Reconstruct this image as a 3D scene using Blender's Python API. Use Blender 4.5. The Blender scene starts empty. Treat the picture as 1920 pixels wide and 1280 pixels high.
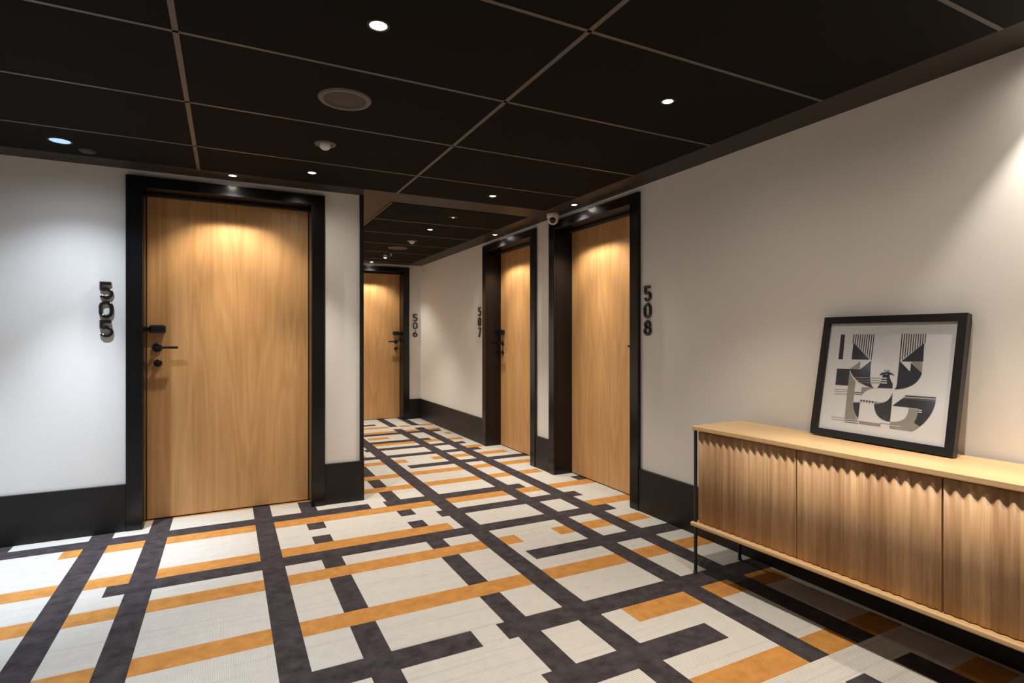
import bpy, bmesh, math, json
from mathutils import Vector, Matrix
C = bpy.context.scene.collection
sc = bpy.context.scene
R = math.radians
ZC = 2.24            # ceiling height
WX = 2.55            # right wall face
WY = 4.17            # wall of room 505
CX = 0.87            # corner where the corridor starts
EY = 7.95            # end wall of the corridor

# ---------------------------------------------------------------- camera, world, exposure
cam = bpy.data.objects.new('camera', bpy.data.cameras.new('camera'))
C.objects.link(cam); sc.camera = cam
cam.location = (0, 0, 1.2)
cam.rotation_euler = (R(90), 0, -math.atan(535/1048))
cam.data.sensor_width = 36; cam.data.lens = 36*1048/1920
cam.data.shift_y = -9/1920; cam.data.clip_start = 0.02
w = bpy.data.worlds.new('world'); sc.world = w; w.use_nodes = True
w.node_tree.nodes['Background'].inputs[0].default_value = (.9, .92, 1, 1)
w.node_tree.nodes['Background'].inputs[1].default_value = 0.05
sc.view_settings.view_transform = 'Standard'; sc.view_settings.look = 'None'
sc.view_settings.gamma = 1.0; sc.view_settings.exposure = 0.16
try: sc.view_settings.use_curve_mapping = False
except Exception: pass
sc.cycles.max_bounces = 10; sc.cycles.diffuse_bounces = 6; sc.cycles.glossy_bounces = 4
sc.cycles.caustics_reflective = False; sc.cycles.caustics_refractive = False
sc.cycles.sample_clamp_indirect = 4.0

# ---------------------------------------------------------------- materials
def nodes(name):
    m = bpy.data.materials.new(name); m.use_nodes = True
    nt = m.node_tree; b = nt.nodes['Principled BSDF']
    return m, nt, b
def N(nt, t, **kw):
    n = nt.nodes.new(t)
    for k, v in kw.items():
        if k in n.inputs: n.inputs[k].default_value = v
        else: setattr(n, k, v)
    return n
def mat(name, col, rough=.5, metal=0, spec=.5, noise=0, nscale=30, bump=0, bscale=200, coat=0):
    m, nt, b = nodes(name)
    b.inputs['Base Color'].default_value = (*col, 1); b.inputs['Roughness'].default_value = rough
    b.inputs['Metallic'].default_value = metal; b.inputs['Specular IOR Level'].default_value = spec
    b.inputs['Coat Weight'].default_value = coat
    tc = N(nt, 'ShaderNodeTexCoord')
    if noise:
        n = N(nt, 'ShaderNodeTexNoise', Scale=nscale, Detail=4.0); nt.links.new(tc.outputs['Object'], n.inputs['Vector'])
        r = N(nt, 'ShaderNodeMapRange'); r.inputs['To Min'].default_value = 1-noise; r.inputs['To Max'].default_value = 1+noise
        r.inputs['From Min'].default_value = .3; r.inputs['From Max'].default_value = .7
        nt.links.new(n.outputs['Fac'], r.inputs['Value'])
        v = N(nt, 'ShaderNodeVectorMath', operation='SCALE'); v.inputs[0].default_value = col
        nt.links.new(r.outputs[0], v.inputs['Scale']); nt.links.new(v.outputs[0], b.inputs['Base Color'])
    if bump:
        n = N(nt, 'ShaderNodeTexNoise', Scale=bscale, Detail=2.0); nt.links.new(tc.outputs['Object'], n.inputs['Vector'])
        bp = N(nt, 'ShaderNodeBump', Strength=bump, Distance=.002); nt.links.new(n.outputs['Fac'], bp.inputs['Height'])
        nt.links.new(bp.outputs[0], b.inputs['Normal'])
    return m
def emis(name, col, s):
    m, nt, b = nodes(name); b.inputs['Base Color'].default_value = (0, 0, 0, 1)
    b.inputs['Emission Color'].default_value = (*col, 1); b.inputs['Emission Strength'].default_value = s
    return m
def wood(name, c1, c2, axis=2, ring=7.0, across=1.3, along=.16, rough=.5, seed=0.0, contrast=1.0, plank=0):
    """oak: contour lines of a stretched noise give the cathedral grain, fine stretched noise the pores"""
    m, nt, b = nodes(name); L = nt.links.new
    tc = N(nt, 'ShaderNodeTexCoord')
    def mp(a, l):
        s = [a, a, a]; s[axis] = l
        n = N(nt, 'ShaderNodeMapping'); n.inputs['Scale'].default_value = s; n.inputs['Location'].default_value = (seed, seed*1.7, seed*.3)
        L(tc.outputs['Object'], n.inputs['Vector']); return n.outputs[0]
    n1 = N(nt, 'ShaderNodeTexNoise', Scale=1.0, Detail=2.5, Roughness=.45, Distortion=.25); L(mp(across*2.6, along*2.6), n1.inputs['Vector'])
    mul = N(nt, 'ShaderNodeMath', operation='MULTIPLY'); L(n1.outputs['Fac'], mul.inputs[0]); mul.inputs[1].default_value = ring*14
    sn = N(nt, 'ShaderNodeMath', operation='SINE'); L(mul.outputs[0], sn.inputs[0])
    n2 = N(nt, 'ShaderNodeTexNoise', Scale=1.0, Detail=6.0, Roughness=.7); L(mp(120, 2.2), n2.inputs['Vector'])
    n3 = N(nt, 'ShaderNodeTexNoise', Scale=1.0, Detail=3.0); L(mp(11, .35), n3.inputs['Vector'])
    a = N(nt, 'ShaderNodeMath', operation='MULTIPLY_ADD'); L(sn.outputs[0], a.inputs[0]); a.inputs[1].default_value = .20*contrast; a.inputs[2].default_value = .5
    a2 = N(nt, 'ShaderNodeMath', operation='SUBTRACT'); L(n2.outputs['Fac'], a2.inputs[0]); a2.inputs[1].default_value = .5
    a3 = N(nt, 'ShaderNodeMath', operation='MULTIPLY_ADD'); L(a2.outputs[0], a3.inputs[0]); a3.inputs[1].default_value = 1.9*contrast; L(a.outputs[0], a3.inputs[2])
    a4 = N(nt, 'ShaderNodeMath', operation='SUBTRACT'); L(n3.outputs['Fac'], a4.inputs[0]); a4.inputs[1].default_value = .5
    a5 = N(nt, 'ShaderNodeMath', operation='MULTIPLY_ADD'); L(a4.outputs[0], a5.inputs[0]); a5.inputs[1].default_value = 1.1*contrast; L(a3.outputs[0], a5.inputs[2])
    out = a5.outputs[0]
    if plank:   # staves glued side by side, each of its own tone
        sx = N(nt, 'ShaderNodeSeparateXYZ'); L(tc.outputs['Object'], sx.inputs[0])
        md = N(nt, 'ShaderNodeMath', operation='MULTIPLY'); L(sx.outputs[1], md.inputs[0]); md.inputs[1].default_value = 1/plank
        fl = N(nt, 'ShaderNodeMath', operation='FLOOR'); L(md.outputs[0], fl.inputs[0])
        wn = N(nt, 'ShaderNodeTexWhiteNoise', noise_dimensions='1D'); L(fl.outputs[0], wn.inputs['W'])
        s5 = N(nt, 'ShaderNodeMath', operation='SUBTRACT'); L(wn.outputs['Value'], s5.inputs[0]); s5.inputs[1].default_value = .5
        ad = N(nt, 'ShaderNodeMath', operation='MULTIPLY_ADD'); L(s5.outputs[0], ad.inputs[0]); ad.inputs[1].default_value = .5; L(out, ad.inputs[2]); out = ad.outputs[0]
    mx = N(nt, 'ShaderNodeMix', data_type='RGBA'); mx.clamp_factor = True
    L(out, mx.inputs['Factor']); mx.inputs[6].default_value = (*c1, 1); mx.inputs[7].default_value = (*c2, 1)
    L(mx.outputs[2], b.inputs['Base Color']); b.inputs['Roughness'].default_value = rough
    bp = N(nt, 'ShaderNodeBump', Strength=.15, Distance=.001); L(n2.outputs['Fac'], bp.inputs['Height']); L(bp.outputs[0], b.inputs['Normal'])
    return m
def carpet(name, col, weave=0.0, mottle=.1, mscale=18.0):
    m, nt, b = nodes(name); L = nt.links.new
    tc = N(nt, 'ShaderNodeTexCoord'); b.inputs['Roughness'].default_value = .95; b.inputs['Specular IOR Level'].default_value = .12
    n = N(nt, 'ShaderNodeTexNoise', Scale=mscale, Detail=5.0, Roughness=.65); L(tc.outputs['Object'], n.inputs['Vector'])
    r = N(nt, 'ShaderNodeMapRange'); r.inputs['From Min'].default_value = .3; r.inputs['From Max'].default_value = .7
    r.inputs['To Min'].default_value = 1-mottle; r.inputs['To Max'].default_value = 1+mottle; L(n.outputs['Fac'], r.inputs['Value'])
    f = r.outputs[0]
    n2 = N(nt, 'ShaderNodeTexNoise', Scale=420.0, Detail=2.0); L(tc.outputs['Object'], n2.inputs['Vector'])
    r2 = N(nt, 'ShaderNodeMapRange'); r2.inputs['From Min'].default_value = .3; r2.inputs['From Max'].default_value = .7; r2.inputs['To Min'].default_value = .86; r2.inputs['To Max'].default_value = 1.14
    L(n2.outputs['Fac'], r2.inputs['Value'])
    q = N(nt, 'ShaderNodeMath', operation='MULTIPLY'); L(f, q.inputs[0]); L(r2.outputs[0], q.inputs[1]); f = q.outputs[0]
    h = n2.outputs['Fac']
    if weave:   # a knitted loop pattern about 9 mm across, laid on the diagonal
        sp = N(nt, 'ShaderNodeSeparateXYZ'); L(tc.outputs['Object'], sp.inputs[0])
        def s(ax, ay, k):
            a = N(nt, 'ShaderNodeMath', operation='MULTIPLY'); L(sp.outputs[0], a.inputs[0]); a.inputs[1].default_value = ax*k
            c = N(nt, 'ShaderNodeMath', operation='MULTIPLY_ADD'); L(sp.outputs[1], c.inputs[0]); c.inputs[1].default_value = ay*k; L(a.outputs[0], c.inputs[2])
            o = N(nt, 'ShaderNodeMath', operation='SINE'); L(c.outputs[0], o.inputs[0]); return o.outputs[0]
        p = N(nt, 'ShaderNodeMath', operation='MULTIPLY'); L(s(1, .62, 560), p.inputs[0]); L(s(-1, .62, 560), p.inputs[1])
        rr = N(nt, 'ShaderNodeMapRange', interpolation_type='SMOOTHSTEP'); rr.inputs['From Min'].default_value = .1; rr.inputs['From Max'].default_value = .9
        rr.inputs['To Min'].default_value = 1.0; rr.inputs['To Max'].default_value = 1-weave; L(p.outputs[0], rr.inputs['Value'])
        q2 = N(nt, 'ShaderNodeMath', operation='MULTIPLY'); L(f, q2.inputs[0]); L(rr.outputs[0], q2.inputs[1]); f = q2.outputs[0]; h = rr.outputs[0]
        # faint dye streaks across the roll
        mp = N(nt, 'ShaderNodeMapping'); mp.inputs['Scale'].default_value = (.8, 38, 1); L(tc.outputs['Object'], mp.inputs['Vector'])
        n3 = N(nt, 'ShaderNodeTexNoise', Scale=1.0, Detail=3.0); L(mp.outputs[0], n3.inputs['Vector'])
        r3 = N(nt, 'ShaderNodeMapRange'); r3.inputs['From Min'].default_value = .25; r3.inputs['From Max'].default_value = .45; r3.inputs['To Min'].default_value = .86; r3.inputs['To Max'].default_value = 1.0
        L(n3.outputs['Fac'], r3.inputs['Value'])
        q3 = N(nt, 'ShaderNodeMath', operation='MULTIPLY'); L(f, q3.inputs[0]); L(r3.outputs[0], q3.inputs[1]); f = q3.outputs[0]
    v = N(nt, 'ShaderNodeVectorMath', operation='SCALE'); v.inputs[0].default_value = col
    L(f, v.inputs['Scale']); L(v.outputs[0], b.inputs['Base Color'])
    bp = N(nt, 'ShaderNodeBump', Strength=.5, Distance=.002); L(h, bp.inputs['Height']); L(bp.outputs[0], b.inputs['Normal'])
    return m

M = {}
M['light'] = carpet('pale_carpet', (.50, .475, .44), weave=.42, mottle=.05)
M['dark'] = carpet('dark_carpet', (.042, .035, .038), mottle=.45, mscale=15)
M['ochre'] = carpet('ochre_carpet', (.42, .195, .052), mottle=.2, mscale=17)
M['wall'] = mat('woven_wallpaper', (.84, .815, .785), .85, spec=.2, noise=.04, nscale=420, bump=.2, bscale=420)
M['black'] = mat('black_lacquer', (.007, .007, .008), .22, spec=.4)
M['blacksatin'] = mat('black_satin', (.010, .009, .009), .42, spec=.4)
M['tile'] = mat('black_ceiling_tile', (.0085, .0075, .0065), .9, spec=.12, noise=.25, nscale=300)
M['grid'] = mat('dark_metal_grid', (.10, .085, .07), .45, spec=.5)
M['border'] = mat('dark_ceiling_border', (.026, .019, .014), .5, spec=.4)
M['digit'] = mat('gloss_black_digit', (.010, .010, .010), .16, spec=.6, coat=.5)
M['metal'] = mat('black_metal', (.012, .012, .013), .32, spec=.5)
M['ring'] = mat('black_ring', (.02, .018, .016), .5)
M['spk'] = mat('grey_brown_metal', (.13, .105, .09), .5)
M['spkg'] = mat('dark_grille', (.045, .034, .03), .6, noise=.3, nscale=500)
M['whitep'] = mat('white_plastic', (.72, .72, .72), .4)
M['glassdark'] = mat('dark_lens', (.012, .008, .007), .08)
M['oakdoor'] = wood('oak_veneer_door', (.43, .21, .080), (.74, .43, .175), 2, ring=4.4, across=1.9, along=.17, rough=.42, seed=3.1, contrast=.5)
M['oakedge'] = wood('oak_edge', (.30, .17, .08), (.50, .30, .14), 2, rough=.5)
M['oaktop'] = wood('oak_top', (.50, .30, .135), (.78, .54, .29), 1, ring=1.4, across=1.6, along=.16, rough=.38, seed=1.0, contrast=.5)
M['oakfl'] = wood('oak_fluted', (.34, .185, .085), (.64, .41, .22), 2, ring=2.0, across=2.6, along=.2, rough=.45, seed=7.7, contrast=.85, plank=.0767)
M['frame'] = mat('black_frame', (.011, .010, .010), .28, spec=.5)
M['paper'] = mat('art_paper', (.70, .71, .73), .6)
M['k'] = mat('print_black', (.028, .028, .031), .5)
M['n'] = mat('print_navy', (.026, .028, .042), .5)
M['t'] = mat('print_taupe', (.28, .265, .24), .55)
M['wht'] = mat('print_white', (.70, .71, .73), .55)
M['warm'] = emis('lamp_warm', (1, .93, .84), 14.0)
M['cool'] = emis('lamp_cool', (.42, .62, 1.0), 1.15)
M['green'] = emis('lamp_green', (.75, .9, .35), .9)
g, nt, b = nodes('picture_glass')
for n in list(nt.nodes):
    if n.type == 'BSDF_PRINCIPLED': nt.nodes.remove(n)
tr = N(nt, 'ShaderNodeBsdfTransparent'); gl = N(nt, 'ShaderNodeBsdfGlossy', Roughness=.12); lw = N(nt, 'ShaderNodeLayerWeight', Blend=.5); pw = N(nt, 'ShaderNodeMath', operation='POWER'); pw.inputs[1].default_value = 5; nt.links.new(lw.outputs['Facing'], pw.inputs[0]); fr = N(nt, 'ShaderNodeMath', operation='MULTIPLY_ADD'); nt.links.new(pw.outputs[0], fr.inputs[0]); fr.inputs[1].default_value = .9; fr.inputs[2].default_value = .035; mx = N(nt, 'ShaderNodeMixShader')
nt.links.new(fr.outputs[0], mx.inputs[0]); nt.links.new(tr.outputs[0], mx.inputs[1]); nt.links.new(gl.outputs[0], mx.inputs[2])
nt.links.new(mx.outputs[0], nt.nodes['Material Output'].inputs[0]); M['glass'] = g

# ---------------------------------------------------------------- mesh helpers
class MB:
    def __init__(s): s.v, s.f, s.m, s.mats = [], [], [], []
    def mi(s, k):
        if k not in s.mats: s.mats.append(k)
        return s.mats.index(k)
    def face(s, pts, k):
        i = len(s.v); s.v += [tuple(p) for p in pts]; s.f.append(tuple(range(i, i+len(pts)))); s.m.append(s.mi(k))
    def box(s, x0, y0, z0, x1, y1, z1, k):
        i = len(s.v)
        s.v += [(x, y, z) for z in (z0, z1) for x, y in ((x0, y0), (x1, y0), (x1, y1), (x0, y1))]
        for q in ((3, 2, 1, 0), (4, 5, 6, 7), (0, 1, 5, 4), (1, 2, 6, 5), (2, 3, 7, 6), (3, 0, 4, 7)):
            s.f.append(tuple(i+a for a in q)); s.m.append(s.mi(k))
    def lathe(s, prof, k, n=40, at=(0, 0, 0), axis='z', closed=False):
        """revolve (r, h) pairs; axis z, or x / y for things on walls (h runs towards -axis)"""
        i = len(s.v); m = len(prof)
        for a in range(n):
            c, d = math.cos(2*math.pi*a/n), math.sin(2*math.pi*a/n)
            for r, h in prof:
                p = (r*c, r*d, h) if axis == 'z' else ((-h, r*c, r*d) if axis == 'x' else (r*c, -h, r*d))
                s.v.append((at[0]+p[0], at[1]+p[1], at[2]+p[2]))
        for a in range(n):
            for j in range(m-1):
                b_ = (a+1) % n
                s.f.append((i+a*m+j, i+b_*m+j, i+b_*m+j+1, i+a*m+j+1)); s.m.append(s.mi(k))
    def build(s, name, parent=None, loc=(0, 0, 0), bevel=0, smooth=False, seg=2):
        me = bpy.data.meshes.new(name); me.from_pydata(s.v, [], s.f)
        for k in s.mats: me.materials.append(M[k])
        for p, k in zip(me.polygons, s.m): p.material_index = k
        bm = bmesh.new(); bm.from_mesh(me); bmesh.ops.remove_doubles(bm, verts=bm.verts, dist=1e-6)
        bmesh.ops.recalc_face_normals(bm, faces=bm.faces); bm.to_mesh(me); bm.free()
        o = bpy.data.objects.new(name, me); C.objects.link(o); o.location = loc
        if parent: o.parent = parent
        if bevel:
            b_ = o.modifiers.new('bevel', 'BEVEL'); b_.width = bevel; b_.segments = seg; b_.limit_method = 'ANGLE'; b_.harden_normals = False
        if smooth:
            for p in me.polygons: p.use_smooth = True
            try: me.set_sharp_from_angle(angle=R(40))
            except Exception: pass
        return o
def tag(o, label=None, cat=None, group=None, kind=None):
    if label: o['label'] = label
    if cat: o['category'] = cat
    if group: o['group'] = group
    if kind: o['kind'] = kind
    return o
def empty(name, loc, rz=0):
    o = bpy.data.objects.new(name, None); C.objects.link(o); o.location = loc; o.rotation_euler = (0, 0, rz); o.empty_display_size = .05
    return o
def box(name, k, dims, parent=None, bevel=0):
    m = MB(); m.box(*dims, k); return m.build(name, parent, bevel=bevel)
def copy_tree(o, parent=None):
    c = o.copy(); C.objects.link(c); c.parent = parent
    for ch in list(o.children): copy_tree(ch, c)
    return c

# ---------------------------------------------------------------- floor: one woven carpet, its pattern laid out in bands and bars
Y0 = 1.98; ST = .1292
def yy(n): return Y0 + ST*n
BA, BB, BC, BG, BH, BD, BE, BF = (-.722, -.608), (-.425, -.315), (.163, .272), (.455, .560), (1.040, 1.143), (1.328, 1.442), (1.915, 2.027), (2.202, 2.320)
BZ = (-1.20, -1.087)
XL, XR, YB, YT = -3.6, 2.75, -2.6, 8.2
rects = []
def bar(k, x0, x1, n0, n1): rects.append((k, x0, x1, n0 if isinstance(n0, float) else yy(n0), n1 if isinstance(n1, float) else yy(n1)))
FAR, NEAR = 9.0, -3.0
# the narrow dark bands that pass beneath the ochre bars
for x0, x1 in (BG, BH): bar('dark', x0, x1, NEAR, yy(3))
for x0, x1 in (BG,): bar('dark', x0, x1, 15, FAR)
for x0, x1 in (BG, BH): bar('dark', x0, x1, 4, 7); bar('dark', x0, x1, 8, 10); bar('dark', x0, x1, 11, 12); bar('dark', x0, x1, 13, 14)
bar('dark', *BH, 15, 18); bar('dark', *BH, 19, 21); bar('dark', *BH, 22, 25); bar('dark', *BH, 29, 33)
# ochre bars running across
RT = 2.51
for n, segs in {
    4-1: [(-3.6, BD[0]), (BD[1], BE[0]), (BE[1], BF[0]), (BF[1], RT+.05)],
    7: [(-3.6, BD[0]), (BD[1], 1.552), (1.808, BE[0]), (BE[1], BF[0]), (BF[1], RT)],
    10: [(-3.6, 1.268), (BF[1], 2.75)],
    14: [(-.812, BA[0]), (BA[1], BB[0]), (BB[1], BC[0]), (BC[1], 1.342), (BD[1], BE[0]), (BE[1], BF[0]), (BF[1], 2.75)],
    18: [(-3.6, BD[0]), (BD[1], BE[0]), (BE[1], BF[0]), (BF[1], RT)],
    21: [(-3.6, BD[0]), (BD[1], BE[0]), (BE[1], BF[0]), (BF[1], 2.65)],
    25: [(-3.6, BD[0]), (BD[1], 1.552), (1.808, BE[0]), (BE[1], BF[0]), (BF[1], 2.62)],
    28: [(-3.6, 1.24), (BF[1], RT)],
    32: [(-3.6, BD[0]), (BD[1], BE[0]), (BE[1], BF[0]), (BF[1], 2.49)],
    35: [(1.47, 1.71), (2.42, 2.50)],
    38: [(-3.6, BE[0]), (BE[1], BF[0]), (BF[1], 2.49)],
    41: [(-3.6, BE[0]), (BE[1]+.03, BF[0]), (BF[1], 2.52)],
    -1: [(1.55, BE[0]), (BE[1], BF[0]), (BF[1], RT)],
    -5: [(BD[1], BE[0]), (BE[1], BF[0]), (BF[1], RT)],
    -8: [(BF[1], RT), (-3.6, BD[0])], -12: [(BD[1], BF[0]), (-3.6, BC[0])], -16: [(-3.6, 1.0)], -20: [(-2, BD[0])],
}.items():
    for x0, x1 in segs: bar('ochre', x0, x1, n, n+1)
# dark bars running across
for n, x0, x1 in ((0, BC[1]-.01, .887), (0, 1.000, 2.75), (-3, .995, 1.785), (5, 1.490, 2.75), (9, -.512, 2.430), (12, 1.28, BF[0]), (12, BF[1], 2.41),
                  (15, -3.6, .903), (15, 1.010, BE[0]), (15, BE[1], 2.128), (15, 2.625, 2.75), (23, 1.495, 2.75), (27, -3.6, 2.435), (30, 1.29, BF[0]), (30, BF[1], 2.42),
                  (33, BD[0], BE[0]), (33, BE[1], 2.135), (37, BD[0], 2.45), (43, -3.6, 1.80), (-10, -3.6, BC[0]), (-14, .3, 2.4), (-19, -2.6, 1.2)):
    bar('dark', x0, x1, n, n+1)
# long dark bands
for x0, x1 in (BZ, BA, BB, BC): bar('dark', x0, x1, NEAR, FAR)
bar('dark', *BD, NEAR, 38)
bar('dark', *BE, NEAR, -6); bar('dark', *BE, -5, 40); bar('dark', BE[0]+.02, BE[1]+.012, 41.5*ST+Y0, FAR)
bar('dark', *BF, NEAR, -6); bar('dark', *BF, -5, 40); bar('dark', BF[0]+.03, BF[1]+.02, 41.5*ST+Y0, FAR)
xs = sorted({round(v, 4) for r in rects for v in r[1:3] if XL < v < XR} | {XL, XR})
ys = sorted({round(v, 4) for r in rects for v in r[3:5] if YB < v < YT} | {YB, YT})
fl = MB()
vid = {}
for i, x in enumerate(xs):
    for j, y in enumerate(ys): vid[i, j] = len(fl.v); fl.v.append((x, y, 0))
for i in range(len(xs)-1):
    for j in range(len(ys)-1):
        cx_, cy_ = (xs[i]+xs[i+1])/2, (ys[j]+ys[j+1])/2; k = 'light'
        for r in rects:
            if r[1] < cx_ < r[2] and r[3] < cy_ < r[4]: k = r[0]
        fl.f.append((vid[i, j], vid[i+1, j], vid[i+1, j+1], vid[i, j+1])); fl.m.append(fl.mi(k))
tag(fl.build('floor'), 'pale, charcoal and ochre patterned carpet', 'floor', kind='structure')

# ---------------------------------------------------------------- walls
TH = .25
def wallbox(name, parts, label):
    m = MB()
    for p in parts: m.box(*p, 'wall')
    return tag(m.build(name), label, 'wall', kind='structure')
O505 = (-.466, .535); O506 = (1.28, 2.28); O507 = (4.575, 5.585); O508 = (3.125, 4.150); OH = 2.13; J = .02
wallbox('wall_front', [(XL, WY, 0, O505[0]-J, WY+TH, ZC), (O505[1]+J, WY, 0, CX, WY+TH, ZC), (O505[0]-J, WY, OH+J, O505[1]+J, WY+TH, ZC)], 'pale wall around room 505')
wallbox('wall_corridor', [(CX-TH, WY+TH, 0, CX, EY, ZC)], 'left wall of the corridor')
wallbox('wall_end', [(CX-TH, EY, 0, O506[0]-J, EY+TH, ZC), (O506[1]+J, EY, 0, WX+TH, EY+TH, ZC), (O506[0]-J, EY, OH+J, O506[1]+J, EY+TH, ZC)], 'end wall of the corridor around room 506')
wallbox('wall_right', [(WX, YB, 0, WX+TH, O508[0]-J, ZC), (WX, O508[1]+J, 0, WX+TH, O507[0]-J, ZC), (WX, O507[1]+J, 0, WX+TH, EY, ZC),
                       (WX, O508[0]-J, OH+J, WX+TH, O508[1]+J, ZC), (WX, O507[0]-J, OH+J, WX+TH, O507[1]+J, ZC)], 'long pale wall on the right with rooms 507 and 508')
wallbox('wall_left', [(XL-.1, YB, 0, XL, WY+TH, ZC)], 'left wall of the lobby')
wallbox('wall_back', [(XL-.1, YB-.1, 0, WX+TH, YB, ZC)], 'wall behind the viewer')
# black corner trim where the corridor begins
tag(box('trim_1', 'blacksatin', (CX, WY-.012, .29, CX+.028, WY+.03, ZC)), 'narrow black corner trim at the start of the corridor', 'trim', kind='structure')
# baseboards, 29 cm tall
def bb(name, d, label): tag(box(name, 'blacksatin', d, bevel=.002), label, 'baseboard', kind='structure')
BH_ = .29; bt = .02
bb('baseboard_front', (XL, WY-bt, 0, -.555, WY, BH_), 'tall black baseboard left of the 505 door')
bb('baseboard_front', (.623, WY-bt, 0, CX+.03, WY, BH_), 'tall black baseboard right of the 505 door')
bb('baseboard_corridor', (CX, WY, 0, CX+.03, EY, BH_), 'black baseboard along the corridor')
bb('baseboard_end', (2.371, EY-bt, 0, WX-bt, EY, BH_), 'black baseboard right of the 506 door')
bb('baseboard_right', (WX-bt, YB, 0, WX, 3.045, BH_), 'tall black baseboard behind the sideboard')
bb('baseboard_right', (WX-bt, 4.222, 0, WX, 4.49, BH_), 'black baseboard between the 507 and 508 doors')
bb('baseboard_right', (WX-bt, 5.67, 0, WX, EY, BH_), 'black baseboard beyond the 507 door')
bb('baseboard_left', (XL, YB, 0, XL+bt, WY, BH_), 'black baseboard of the left lobby wall')

# ---------------------------------------------------------------- ceiling
cl = MB()
cl.box(XL, YB, ZC, XR+.1, YT, ZC+.1, 'border')
ce = tag(cl.build('ceiling'), 'dark tiled ceiling', 'ceiling', kind='structure')
tl = MB()
tl.box(XL, YB, ZC-.004, 2.33, 3.97, ZC, 'tile'); tl.box(1.14, 4.27, ZC-.004, 2.33, 7.66, ZC, 'tile')
tag(tl.build('tile_field', ce), 'matt black acoustic tiles')
gr = MB(); gw = .0075; zz = ZC-.0055
for x in (-2.655, -1.405, -.155, 1.095): gr.box(x-.0095, YB, zz, x+.0095, 3.97, ZC, 'grid')
y = 3.487
while y > YB:
    gr.box(XL, y-gw, zz, 2.33, y+gw, ZC, 'grid'); y -= .6395
for y in (4.91, 5.54, 6.17, 6.79, 7.41): gr.box(1.14, y-gw, zz, 2.33, y+gw, ZC, 'grid')
gr.box(1.13, 4.27, zz, 1.142, 7.66, ZC, 'grid')
tag(gr.build('ceiling_grid', ce), 'thin dark metal grid between the tiles')

# ---------------------------------------------------------------- room doors
def plate_disc(m, x, z, y, r, h, k, rb=.003):
    m.lathe([(0, h), (r-rb, h), (r, h-rb), (r, 0)], k, 32, (x, y, z), 'y')
def make_door(n, loc, rz, W, side, label):
    """local frame: x across the opening, y into the wall, z up"""
    d = tag(empty('door_%d' % n, loc, rz), label, 'door', kind='structure')
    cw, cp, H = .088, .026, OH
    m = MB()
    for a, b_ in ((-cw, 0), (W, W+cw)): m.box(a, -cp, 0, b_, 0, H+.070, 'black')
    m.box(0, -cp, H, W, 0, H+.070, 'black')
    m.box(-J, 0, 0, 0, .22, H+J, 'black'); m.box(W, 0, 0, W+J, .22, H+J, 'black'); m.box(0, 0, H, W, .22, H+J, 'black')
    m.build('door_frame', d, bevel=.002)
    box('frame_stop', 'blacksatin', (0, .115, H-.018, W, .158, H), d, .002)
    box('threshold', 'ring', (0, .17, 0, W, .2, .004), d)
    leaf = box('door_leaf', 'oakdoor', (.003, .16, .008, W-.003, .205, H-.004), d, .0015)
    s = 1 if side == 'l' else -1
    x0 = 0 if side == 'l' else W
    X = lambda a: x0+s*a
    # card reader: flat rounded box reaching to the frame
    m = MB(); m.box(min(X(.018), X(.110)), .132, 1.223, max(X(.018), X(.110)), .160, 1.277, 'metal'); r = m.build('card_reader', d, bevel=.011, seg=4)
    m = MB(); m.box(min(X(.001), X(.03)), .145, 1.236, max(X(.001), X(.03)), .160, 1.264, 'metal'); m.build('latch_cover', r, bevel=.003)
    # lever handle
    m = MB(); plate_disc(m, X(.061), 1.128, .16, .029, .010, 'metal'); m.lathe([(.0, .052), (.011, .052), (.011, .009)], 'metal', 24, (X(.061), .16, 1.128), 'y')
    hd = m.build('door_handle', d, smooth=True)
    m = MB(); m.box(min(X(.050), X(.182)), .100, 1.121, max(X(.050), X(.182)), .114, 1.138, 'metal'); m.build('lever', hd, bevel=.005, seg=3)
    m = MB(); plate_disc(m, X(.064), 1.027, .16, .0245, .012, 'metal')
    cy = m.build('lock_cylinder', d, smooth=True)
    m = MB(); m.lathe([(.0, .034), (.008, .034), (.011, .030), (.011, .012)], 'metal', 20, (X(.064), .16, 1.027), 'y'); m.build('thumb_turn', cy, smooth=True)
    return d
make_door(1, (O505[0], WY, 0), 0, O505[1]-O505[0], 'l', 'oak hotel door of room 505, the largest, in a black frame on the left')
make_door(2, (O506[0], EY, 0), 0, 1.0, 'r', 'oak door of room 506 at the end of the corridor')
make_door(3, (WX, O507[1], 0), R(-90), O507[1]-O507[0], 'l', 'oak door of room 507 in the right wall, farther down the corridor')
make_door(4, (WX, O508[1], 0), R(-90), O508[1]-O508[0], 'r', 'oak door of room 508 in the right wall, nearest the sideboard')

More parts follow.
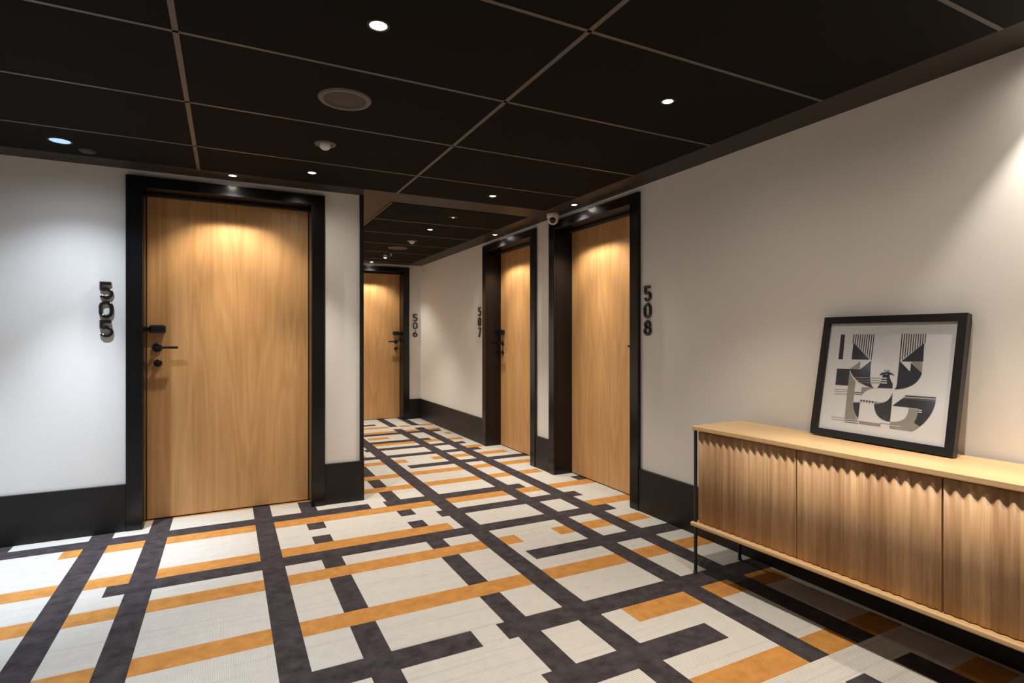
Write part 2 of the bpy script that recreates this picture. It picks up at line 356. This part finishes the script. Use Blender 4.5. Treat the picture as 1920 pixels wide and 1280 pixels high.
# ---------------------------------------------------------------- room numbers: raised glossy digits, strokes swept along their centre lines
def arc(cx_, cy_, rx, ry, a0, a1, n=14):
    return [(cx_+rx*math.cos(R(a0+(a1-a0)*i/n)), cy_+ry*math.sin(R(a0+(a1-a0)*i/n))) for i in range(n+1)]
DW, DH, SW, DD = .074, .106, .0195, .016
def digit_paths(c):
    a, b_ = DW/2-SW/2, DH/2-SW/2
    if c == '0': return [(arc(0, b_-a*.95, a, a*.95, 0, 180)+arc(0, -b_+a*.95, a, a*.95, 180, 360), True)]
    if c == '5': return [([(a*.92, b_), (-a*.84, b_), (-a*.84, .008)]+arc(0, -b_+.0245, a, .0262, 122, -150, 22), False)]
    if c == '8': return [(arc(0, b_-.0205, a*.84, .0205, -90, 270, 24)[:-1], True), (arc(0, -b_+.0235, a, .0235, -90, 270, 24)[:-1], True)]
    if c == '6': return [(arc(0, -b_+.0255, a, .0255, -90, 270, 24)[:-1], True), ([(a*.45, b_), (-a*.35, b_*.42), (-a*.93, -b_+.030)], False)]
    if c == '7': return [([(-a, b_), (a, b_), (-a*.35, -b_-SW*.4)], False)]
def sweep(m, path, closed, k, z):
    n = len(path); w = SW/2; ch = .005
    prof = [(-w, 0), (-w, DD-ch), (-w+ch, DD), (w-ch, DD), (w, DD-ch), (w, 0)]
    rings = []
    for i in range(n):
        p = Vector(path[i])
        if closed: d0 = (p-Vector(path[i-1])).normalized(); d1 = (Vector(path[(i+1) % n])-p).normalized()
        else:
            d0 = (p-Vector(path[i-1])).normalized() if i else None; d1 = (Vector(path[i+1])-p).normalized() if i < n-1 else None
            d0 = d0 or d1; d1 = d1 or d0
        t = (d0+d1).normalized(); nn = Vector((-t.y, t.x)); sc_ = 1/max(.55, nn.dot(Vector((-d0.y, d0.x))))
        base = len(m.v)
        for o_, h in prof: m.v.append((p.x+nn.x*o_*sc_, -h, z+p.y+nn.y*o_*sc_))
        rings.append(base)
    q = len(prof)
    for i in range(n if closed else n-1):
        a, b_ = rings[i], rings[(i+1) % n]
        for j in range(q): m.f.append((a+j, a+(j+1) % q, b_+(j+1) % q, b_+j)); m.m.append(m.mi(k))
    if not closed:
        for r_ in (rings[0], rings[-1]): m.f.append(tuple(r_+j for j in range(q))); m.m.append(m.mi(k))
def number(txt, loc, rz, label):
    e = tag(empty('room_number', loc, rz), label, 'room number')
    for i, c in enumerate(txt):
        m = MB()
        for path, closed in digit_paths(c): sweep(m, path, closed, 'digit', (1-i)*.1165)
        m.build('digit', e)
number('505', (-.655, WY, 1.366), 0, 'raised gloss black number 505, stacked upright on the bright white wall')
number('506', (2.462, EY, 1.360), 0, 'small black number 506 on the end wall of the corridor')
number('507', (WX, 5.788, 1.366), R(-90), 'black number 507 on the right wall, left of the farther door')
number('508', (WX, 2.960, 1.376), R(-90), 'black number 508 on the right wall, above and left of the sideboard')

# ---------------------------------------------------------------- ceiling fittings
ZT = ZC-.004
def spot(parent, z, power, col, ang, blend, size=.022):
    l = bpy.data.lights.new('beam', 'SPOT'); l.energy = power; l.color = col; l.spot_size = R(ang*2); l.spot_blend = blend; l.shadow_soft_size = size
    o = bpy.data.objects.new('beam', l); C.objects.link(o); o.parent = parent; o.location = (0, 0, z)
    return o
WARM, COOL = (1, .90, .77), (.76, .87, 1.0)
LP = 92; SPILL = .13
def downlight(x, y, label, power=1.0, ang=43, blend=.85, col=WARM, lens='warm', r=.0225, z=ZT, group=None, core=0):
    e = tag(empty('recessed_downlight', (x, y, z)), label, 'ceiling light', group)
    m = MB(); m.lathe([(r, -.0005), (r+.002, -.003), (r+.008, -.003), (r+.010, 0)], 'ring', 40); m.build('trim_ring', e, smooth=True)
    m = MB(); m.lathe([(0, -.0018), (r, -.0010)], lens, 32); m.build('lens', e)
    if power:
        spot(e, -.012, LP*power, col, ang, blend, .012 if z == ZC else .022)   # the beam
        spot(e, -.012, LP*power*SPILL, col, 84, 1.0)           # the wide spill of the same lamp
        if core: spot(e, -.012, LP*core, col, 28, 1.0)          # its bright core
    return e
downlight(.45, 1.86, 'brightest small round downlight, in the ceiling tile nearest the viewer', 1.0, ang=35, r=.028)
downlight(1.73, 1.88, 'small round downlight in the ceiling above and left of the sideboard', .6)
downlight(.48, 3.72, 'small round downlight just below and left of the dome detector in the picture', .9, ang=35)
downlight(1.745, 3.73, 'small round downlight in the tiles just before the corridor', .9)
downlight(.035, 4.035, 'small downlight in the ceiling edge centred above the black header of door 505', .36, ang=57, blend=.55, z=ZC, core=.75)
downlight(2.44, 3.70, 'small downlight between the white camera and the header of door 508', .40, ang=57, blend=.55, z=ZC, core=.75)
downlight(2.44, 5.16, 'small downlight in the ceiling edge over the header of door 507', .36, ang=57, blend=.55, z=ZC, core=.75)
downlight(1.80, 7.83, 'tiny round downlight in the ceiling edge above door 506', .36, ang=57, blend=.55, z=ZC, core=.75)
downlight(1.75, 5.17, 'small round downlight in the corridor ceiling beyond the greenish lamp', 1.1)
downlight(-.785, 3.72, 'larger pale blue round lamp in the ceiling above the white wall', .5, ang=57, blend=1.0, core=2.6, col=COOL, lens='cool', r=.046)
# lamps of the same grid outside the picture, which light what the picture shows
for x, y, p, c_, ln, where in ((-.785, 1.87, 1.1, COOL, 'cool', 'cool downlight to the left of the view, level with the brightest lamp'),
        (-2.05, 3.72, 1.5, COOL, 'cool', 'cool downlight over the lobby end of the white wall, left of the view'),
        (-2.05, 1.87, .6, COOL, 'cool', 'cool downlight in the far left part of the lobby'),
        (.45, 0, .8, WARM, 'warm', 'warm downlight straight above the viewer'),
        (1.73, .85, 1.1, WARM, 'warm', 'warm downlight above the space in front of the sideboard doors'),
        (1.73, -.4, .5, WARM, 'warm', 'warm downlight behind the viewer on the sideboard side'),
        (-.785, 0, .6, WARM, 'warm', 'warm downlight behind the viewer on the left')):
    downlight(x, y, where, p, ang=36 if x > 0 and x < 1 else 43, col=c_, lens=ln, group='downlights outside the picture')
downlight(2.44, .76, 'round downlight in the ceiling edge above the sideboard', .5, ang=38, blend=.5, z=ZC, core=.22)
# greenish emergency lamp with a ring
e = tag(empty('emergency_light', (1.75, 4.55, ZT)), 'small greenish emergency lamp with a ring in the corridor ceiling', 'emergency light')
m = MB(); m.lathe([(.014, -.002), (.018, -.004), (.036, -.003), (.040, 0)], 'spkg', 36); m.build('trim_ring', e, smooth=True)
m = MB(); m.lathe([(0, -.010), (.008, -.008), (.014, -.001)], 'green', 24); m.build('lens', e, smooth=True)
# loudspeakers
def speaker(x, y, label):
    e = tag(empty('ceiling_speaker', (x, y, ZT)), label, 'speaker')
    m = MB(); m.lathe([(.088, -.002), (.092, -.008), (.108, -.007), (.113, 0)], 'spk', 56); m.build('rim', e, smooth=True)
    m = MB(); m.lathe([(0, -.0045), (.05, -.004), (.089, -.002)], 'spkg', 56); m.build('grille', e, smooth=True)
speaker(.46, 2.505, 'large round ceiling speaker with a grey brown rim, nearest the viewer')
speaker(1.78, 6.42, 'round ceiling speaker seen edge-on deep in the corridor')
def dome(x, y, label):
    e = tag(empty('motion_detector', (x, y, ZT)), label, 'motion detector')
    m = MB(); m.lathe([(.034, 0), (.036, -.006), (.052, -.006), (.056, 0)], 'spk', 40); m.build('base_ring', e, smooth=True)
    m = MB(); m.lathe([(0, -.034)]+[(.030*math.sin(R(a)), -.006-.028*math.cos(R(a))) for a in range(15, 91, 15)]+[(.030, 0)], 'whitep', 36); m.build('dome', e, smooth=True)
dome(.472, 3.135, 'white dome motion detector between the speaker and door 505')
dome(1.785, 5.88, 'smaller white dome detector in the corridor ceiling')
# black round cover near the pale blue lamp
e = tag(empty('smoke_detector', (-.69, 3.85, ZT)), 'low black round cover in the ceiling beside the pale blue lamp', 'smoke detector')
m = MB(); m.lathe([(0, -.010), (.030, -.010), (.040, -.004), (.042, 0)], 'ring', 36); m.build('cover', e, smooth=True)
# sprinkler-like spot pair deep in the corridor
e = tag(empty('spot_fixture', (1.80, 6.80, ZT)), 'small swivelling spot fixture hanging deep in the corridor', 'spot light')
m = MB(); m.lathe([(0, -.012), (.030, -.012), (.034, 0)], 'ring', 28); m.build('mount', e, smooth=True)
m = MB(); m.box(-.006, -.006, -.045, .006, .006, -.010, 'whitep'); m.box(-.05, -.004, -.050, .006, .004, -.042, 'spk'); m.build('arm', e)
m = MB(); m.lathe([(0, .018), (.018, .016), (.024, -.016), (.020, -.020), (0, -.018)], 'whitep', 28, (-.072, 0, -.052)); m.build('head', e, smooth=True)
m = MB(); m.lathe([(0, -.0205), (.017, -.0205)], 'warm', 24, (-.072, 0, -.052)); m.build('lens', e)
sp_ = spot(e, -.080, LP*1.2, WARM, 50, .7); sp_.location = (-.072, 0, -.080); sp_.rotation_euler = (0, R(12), 0)
# security camera
e = tag(empty('security_camera', (2.462, 4.06, ZC), R(-28)), 'white turret security camera under the ceiling edge, left of door 508', 'security camera')
m = MB(); m.lathe([(0, 0), (.050, 0), (.052, -.004), (.052, -.030), (.047, -.036), (0, -.036)], 'whitep', 40); m.build('base', e, smooth=True)
m = MB(); m.lathe([(.047, -.030)]+[(.046*math.cos(R(a)), -.046-.046*math.sin(R(a))) for a in range(0, 91, 10)], 'whitep', 40); bl = m.build('ball', e, smooth=True)
m = MB(); m.lathe([(0, .012), (.020, .011), (.026, .006), (.027, -.01)], 'glassdark', 32, (0, 0, 0), 'y'); ln = m.build('lens', e, smooth=True)
ln.location = (-.004, -.036, -.062); ln.rotation_euler = (R(22), 0, 0)

# ---------------------------------------------------------------- sideboard (local x = depth towards the wall, local y = away from the viewer)
SB = empty('sideboard', (2.108, 2.125, 0), R(2.2))
tag(SB, 'long oak sideboard with fluted doors and thin black legs against the right wall', 'sideboard')
L_, D_, zt, zb = 1.665, .372, .747, .238
m = MB(); m.box(.006, -L_, zt-.023, D_, 0, zt, 'oaktop'); tag(m.build('top_board', SB, bevel=.004, seg=3))
m = MB(); m.box(-.006, -L_, zb+.002, D_, 0, zb+.022, 'oaktop'); m.build('bottom_board', SB, bevel=.006, seg=3)
y0, y1, xf = -.034, -L_+.034, .0185
z0, z1 = zb+.022, zt-.024
for y in (y0, y1+.018): box('side_panel', 'oakfl', (xf+.016, y-.018, z0, D_-.01, y, z1), SB)
box('back_panel', 'oakfl', (D_-.022, y1+.018, z0, D_-.012, y0-.018, z1), SB)
pitch = (y0-y1)/3
for i in (1, 2): box('partition', 'ring', (xf+.022, y0-i*pitch-.008, z0, D_-.022, y0-i*pitch+.008, z1), SB)
for i in range(3):
    a = y0-i*pitch-(.003 if i else 0); b_ = y0-(i+1)*pitch+(.003 if i < 2 else 0)
    m = MB(); per = pitch/14; n = 14*18; th = .018; amp = .0030
    pts = []
    for j in range(n+1):
        y = a+(b_-a)*j/n; ph = 2*math.pi*(y0-y)/per
        pts.append((xf+amp-amp*math.cos(ph), y))
    zA, zB = z0+.004, z1-.004
    bs = len(m.v)
    for x, y in pts: m.v += [(x, y, zA), (x, y, zB)]
    for j in range(n): m.f.append((bs+2*j, bs+2*j+2, bs+2*j+3, bs+2*j+1)); m.m.append(m.mi('oakfl'))
    bk = len(m.v); xb = xf+.020
    m.v += [(xb, a, zA), (xb, b_, zA), (xb, b_, zB), (xb, a, zB)]
    m.f += [(bk, bk+1, bk+2, bk+3), (bs, bs+1, bk+3, bk), (bs+2*n, bk+1, bk+2, bs+2*n+1)]; m.m += [0, 0, 0]
    m.f.append(tuple(bs+2*j for j in range(n+1))+(bk+1, bk)); m.f.append(tuple(bs+2*j+1 for j in range(n+1))+(bk+2, bk+3)); m.m += [0, 0]
    dr = m.build('door', SB)
    for p in dr.data.polygons[:n]: p.use_smooth = True
for x in (.017, D_-.022):
    for y in (-.017, -L_+.017):
        m = MB(); m.lathe([(0, 0), (.0085, 0), (.0085, zt-.0245), (0, zt-.0245)], 'metal', 20, (x, y, 0)); lg = m.build('leg', SB, smooth=True)
        m = MB(); m.lathe([(.0086, 0), (.012, 0), (.012, .006), (.0086, .008)], 'metal', 20, (x, y, 0)); m.build('foot', lg, smooth=True)

# ---------------------------------------------------------------- framed print leaning on the wall
FR = empty('framed_print', (2.4131, 1.6729, .7475), math.atan2(-.99958, -.02913))
FR.rotation_mode = 'XYZ'
tag(FR, 'black framed abstract print leaning on the wall on top of the sideboard', 'picture')
# local x along the bottom edge, local y into the wall, local z up; leaning back by 11 degrees
u_ = Vector((-.02913, -.99958, 0)); n_ = Vector((.99958, -.02913, 0)); a = R(11)
o_ = n_*math.sin(a)+Vector((0, 0, math.cos(a))); b_ = n_*math.cos(a)-Vector((0, 0, math.sin(a)))
FR.matrix_world = Matrix(((u_.x, b_.x, o_.x, 2.4131), (u_.y, b_.y, o_.y, 1.6729), (u_.z, b_.z, o_.z, .7535), (0, 0, 0, 1)))
X0, X1, Z1, fw = -.012, .570, .548, .031
m = MB()
for q in ((X0, 0, 0, X1, .031, fw), (X0, 0, Z1-fw, X1, .031, Z1), (X0, 0, fw, X0+fw, .031, Z1-fw), (X1-fw, 0, fw, X1, .031, Z1-fw)): m.box(*q, 'frame')
m.build('frame', FR, bevel=.0012)
box('backing_board', 'ring', (X0+.004, .0150, .004, X1-.004, .019, Z1-.004), FR)
m = MB(); m.box(X0+fw, .0124, fw, X1-fw, .0145, Z1-fw, 'paper'); m.build('mount_board', FR)
ART = "k 0.0711,0.4732 0.0906,0.4732 0.0942,0.3586 0.0735,0.3579;k 0.1302,0.4738 0.1346,0.4738 0.1346,0.433 0.1302,0.433;k 0.1404,0.4738 0.1448,0.4738 0.1447,0.4246 0.1404,0.4245;k 0.1506,0.4738 0.1549,0.4737 0.1549,0.4162 0.1505,0.4162;k 0.1607,0.4737 0.165,0.4737 0.1649,0.4079 0.1606,0.4078;k 0.1707,0.4737 0.1749,0.4737 0.1748,0.3997 0.1706,0.3996;k 0.1806,0.4736 0.1849,0.4736 0.1847,0.3915 0.1805,0.3914;k 0.1905,0.4736 0.1947,0.4736 0.1945,0.3834 0.1903,0.3833;k 0.2003,0.4736 0.2045,0.4736 0.2042,0.3753 0.2,0.3752;k 0.21,0.4735 0.2142,0.4735 0.2138,0.3673 0.2097,0.3672;k 0.2197,0.4735 0.2238,0.4735 0.2234,0.3594 0.2193,0.3593;k 0.1344,0.435 0.2161,0.3605 0.1347,0.3594;k 0.1322,0.3156 0.1793,0.3169 0.2228,0.3581 0.2255,0.2976 0.2271,0.2812 0.2296,0.2675 0.2331,0.2566 0.2375,0.2485 0.2428,0.243 0.249,0.2404 0.2398,0.24 0.2281,0.2423 0.2168,0.2453 0.2061,0.2489 0.1959,0.253 0.1863,0.2577 0.1772,0.2631 0.1687,0.269 0.1608,0.2756 0.1535,0.2827 0.1468,0.2905 0.1406,0.2988 0.1352,0.3078;t 0.1761,0.3531 0.1773,0.318 0.1322,0.3156;k 0.0729,0.3144 0.1334,0.3156 0.1336,0.2405 0.0743,0.2398;t 0.1334,0.3057 0.1334,0.3057 0.1391,0.2948 0.1451,0.285 0.1515,0.2763 0.1583,0.2689 0.1654,0.2626 0.1662,0.1712 0.1674,0.1616 0.1703,0.1482 0.1739,0.1357 0.178,0.1243 0.1827,0.1137 0.188,0.1042 0.1938,0.0956 0.1365,0.0918 0.1336,0.2405;k 0.1676,0.1694 0.1963,0.1725 0.197,0.1007 0.1929,0.1032 0.1886,0.1086 0.1845,0.1146 0.1808,0.1213 0.1775,0.1285 0.1744,0.1364 0.1716,0.1448 0.1692,0.1539 0.1671,0.1636;t 0.0728,0.2197 0.1347,0.2231 0.135,0.2203 0.0731,0.2169;t 0.0739,0.211 0.1357,0.2145 0.1361,0.2118 0.0743,0.2082;t 0.0753,0.2002 0.1371,0.204 0.1374,0.2013 0.0757,0.1975;k 0.1665,0.2159 0.1936,0.2164 0.1939,0.2134 0.1669,0.2128;k 0.1674,0.2082 0.1938,0.2084 0.1942,0.2053 0.1678,0.2051;t 0.0747,0.0943 0.1348,0.0958 0.1351,0.0935 0.075,0.0919;t 0.0781,0.0843 0.1361,0.0862 0.1363,0.0839 0.0784,0.082;k 0.1369,0.0887 0.1981,0.092 0.1985,0.089 0.1373,0.0856;k 0.1379,0.081 0.1985,0.0825 0.1989,0.0796 0.1383,0.078;t 0.2011,0.0928 0.2934,0.0926 0.2921,0.0795 0.2027,0.0797;k 0.2902,0.0956 0.3282,0.0959 0.3284,0.0941 0.2904,0.0938;k 0.3352,0.4742 0.339,0.4742 0.3414,0.3598 0.3376,0.3596;k 0.3444,0.4742 0.3482,0.4742 0.3503,0.3676 0.3466,0.3675;k 0.3535,0.4741 0.3573,0.4741 0.3592,0.3755 0.3555,0.3753;k 0.3626,0.4741 0.3663,0.4741 0.3681,0.3832 0.3644,0.3831;k 0.3716,0.4741 0.3753,0.474 0.3769,0.391 0.3732,0.3909;k 0.3805,0.474 0.3842,0.474 0.3856,0.3986 0.382,0.3985;k 0.3894,0.474 0.393,0.474 0.3943,0.4063 0.3907,0.4062;k 0.3982,0.474 0.4018,0.4739 0.4029,0.4138 0.3993,0.4138;k 0.407,0.4739 0.4106,0.4739 0.4115,0.4214 0.4079,0.4213;k 0.4157,0.4739 0.4192,0.4739 0.42,0.4289 0.4165,0.4288;k 0.4243,0.4738 0.4278,0.4738 0.4285,0.4363 0.4249,0.4363;n 0.4245,0.4362 0.4279,0.3615 0.3455,0.3592;n 0.3416,0.3579 0.3836,0.3182 0.3841,0.3543 0.4279,0.3154 0.4278,0.3101 0.4256,0.3028 0.4229,0.2958 0.4198,0.2893 0.4161,0.2832 0.4119,0.2775 0.4072,0.2722 0.4021,0.2672 0.3963,0.2627 0.3901,0.2586 0.3834,0.2549 0.376,0.2516 0.3682,0.2486 0.3598,0.2461 0.3508,0.244 0.3412,0.2423 0.331,0.241 0.331,0.241 0.3339,0.2437 0.3361,0.2478 0.3377,0.2532 0.3386,0.2599 0.3387,0.268 0.3378,0.3578;t 0.3844,0.3579 0.4265,0.3597 0.4277,0.3172;n 0.2804,0.2991 0.3049,0.3025 0.3067,0.2933 0.3095,0.2858 0.3124,0.2792 0.3155,0.2735 0.3188,0.2687 0.3221,0.2649 0.3238,0.2441 0.2599,0.2416 0.2599,0.2416 0.264,0.2458 0.2676,0.2515 0.2706,0.2587 0.273,0.2674 0.2749,0.2777 0.2761,0.2894;k 0.2645,0.2955 0.2706,0.306 0.2846,0.3098 0.2965,0.3143 0.3113,0.3084 0.3206,0.3035 0.3266,0.2965 0.3139,0.3012 0.3034,0.3002 0.2941,0.3048 0.2838,0.3004 0.277,0.297;k 0.2799,0.3189 0.2863,0.3193 0.285,0.3125;k 0.2888,0.3194 0.2952,0.3198 0.2938,0.313;k 0.2977,0.3199 0.304,0.3203 0.3026,0.3135;t 0.1591,0.2799 0.2719,0.2852 0.2722,0.2826 0.1594,0.2772;w 0.2717,0.2865 0.2961,0.287 0.2966,0.2826 0.2723,0.2821;t 0.168,0.2696 0.2731,0.2748 0.2734,0.2722 0.1684,0.2669;w 0.273,0.2761 0.2972,0.2767 0.2977,0.2723 0.2735,0.2716;t 0.1763,0.2601 0.2742,0.2651 0.2745,0.2625 0.1766,0.2574;w 0.2741,0.2664 0.2983,0.2671 0.2988,0.2627 0.2746,0.262;t 0.1953,0.2397 0.2545,0.2404 0.2473,0.2391 0.2378,0.2367 0.2292,0.2335 0.2215,0.2296 0.2147,0.2248 0.2088,0.2192 0.2038,0.2127 0.1997,0.2055 0.1967,0.1975;k 0.3257,0.2266 0.3283,0.1721 0.3289,0.1056 0.3289,0.1056 0.3202,0.1061 0.312,0.1073 0.3044,0.1091 0.2972,0.1115 0.2907,0.1147 0.2846,0.1184 0.2792,0.1228 0.2743,0.1279 0.2699,0.1337 0.2662,0.1401 0.263,0.1471 0.2604,0.1549 0.2584,0.1632 0.257,0.1723 0.2624,0.1729 0.2714,0.1741 0.2797,0.1759 0.2872,0.1783 0.2941,0.1813 0.3003,0.1849 0.3059,0.189 0.3108,0.1938 0.315,0.1992 0.3187,0.2051 0.3216,0.2117 0.324,0.2189 0.3257,0.2266;t 0.2556,0.1841 0.2556,0.1841 0.2645,0.182 0.2729,0.1809 0.2809,0.1808 0.2885,0.1818 0.2957,0.1839 0.3026,0.187 0.3091,0.1911 0.3152,0.1963 0.3152,0.1963 0.3098,0.1912 0.3039,0.1868 0.2975,0.1828 0.2906,0.1795 0.283,0.1766 0.275,0.1744 0.2663,0.1727 0.2571,0.1715;k 0.1956,0.1839 0.2067,0.1839 0.2008,0.173;k 0.2079,0.1837 0.2189,0.1837 0.213,0.1728;k 0.22,0.1834 0.2309,0.1834 0.2251,0.1726;k 0.2321,0.1832 0.2428,0.1832 0.2371,0.1723;k 0.244,0.1829 0.2547,0.1829 0.249,0.1721;k 0.3641,0.2042 0.4886,0.2056 0.4886,0.2056 0.4878,0.1975 0.4865,0.1895 0.4849,0.1817 0.483,0.174 0.4806,0.1664 0.4779,0.1589 0.4748,0.1514 0.4713,0.1441 0.4675,0.1369 0.4632,0.1298 0.4586,0.1228 0.4535,0.1159 0.4481,0.109 0.4423,0.1023 0.4199,0.114 0.4199,0.114 0.423,0.1224 0.4255,0.1313 0.4272,0.1408 0.4282,0.1509 0.4286,0.1616 0.4282,0.1729 0.3317,0.1732;k 0.3774,0.2206 0.4878,0.223 0.4882,0.2189 0.3739,0.216;t 0.3716,0.2129 0.4882,0.2158 0.4882,0.2131 0.3696,0.2098;k 0.3681,0.2082 0.4884,0.2107 0.4887,0.208 0.366,0.2058;t 0.3946,0.1689 0.4303,0.1689 0.4303,0.1689 0.4304,0.1589 0.4298,0.1493 0.4284,0.1402 0.4263,0.1314 0.4235,0.123 0.4198,0.1151 0.4404,0.102 0.4349,0.0952 0.4294,0.0896 0.4241,0.0852 0.4189,0.082 0.4138,0.0799 0.3301,0.0797 0.329,0.1049 0.3542,0.1091 0.3611,0.1112 0.3673,0.1137 0.3728,0.1168 0.3777,0.1205 0.382,0.1246 0.3856,0.1293 0.3886,0.1346 0.391,0.1404 0.3928,0.1467 0.394,0.1535 0.3946,0.1609 0.3946,0.1689;w 0.4303,0.1689 0.4436,0.1687 0.444,0.1646 0.4307,0.1647;w 0.4311,0.1606 0.4439,0.1601 0.4443,0.156 0.4315,0.1565;w 0.3302,0.0935 0.3729,0.0925 0.3732,0.0904 0.3305,0.0913"
m = MB()
for i, s in enumerate(ART.split(';')):
    t = s.split(); k = {'w': 'wht'}.get(t[0], t[0]); yl = .0122-.000022*i
    m.face([(float(p.split(',')[0]), yl, float(p.split(',')[1])-.0055) for p in t[1:]], k)
m.build('printed_design', FR)
box('glass_pane', 'glass', (X0+fw-.002, .0080, fw-.002, X1-fw+.002, .0095, Z1-fw+.002), FR)
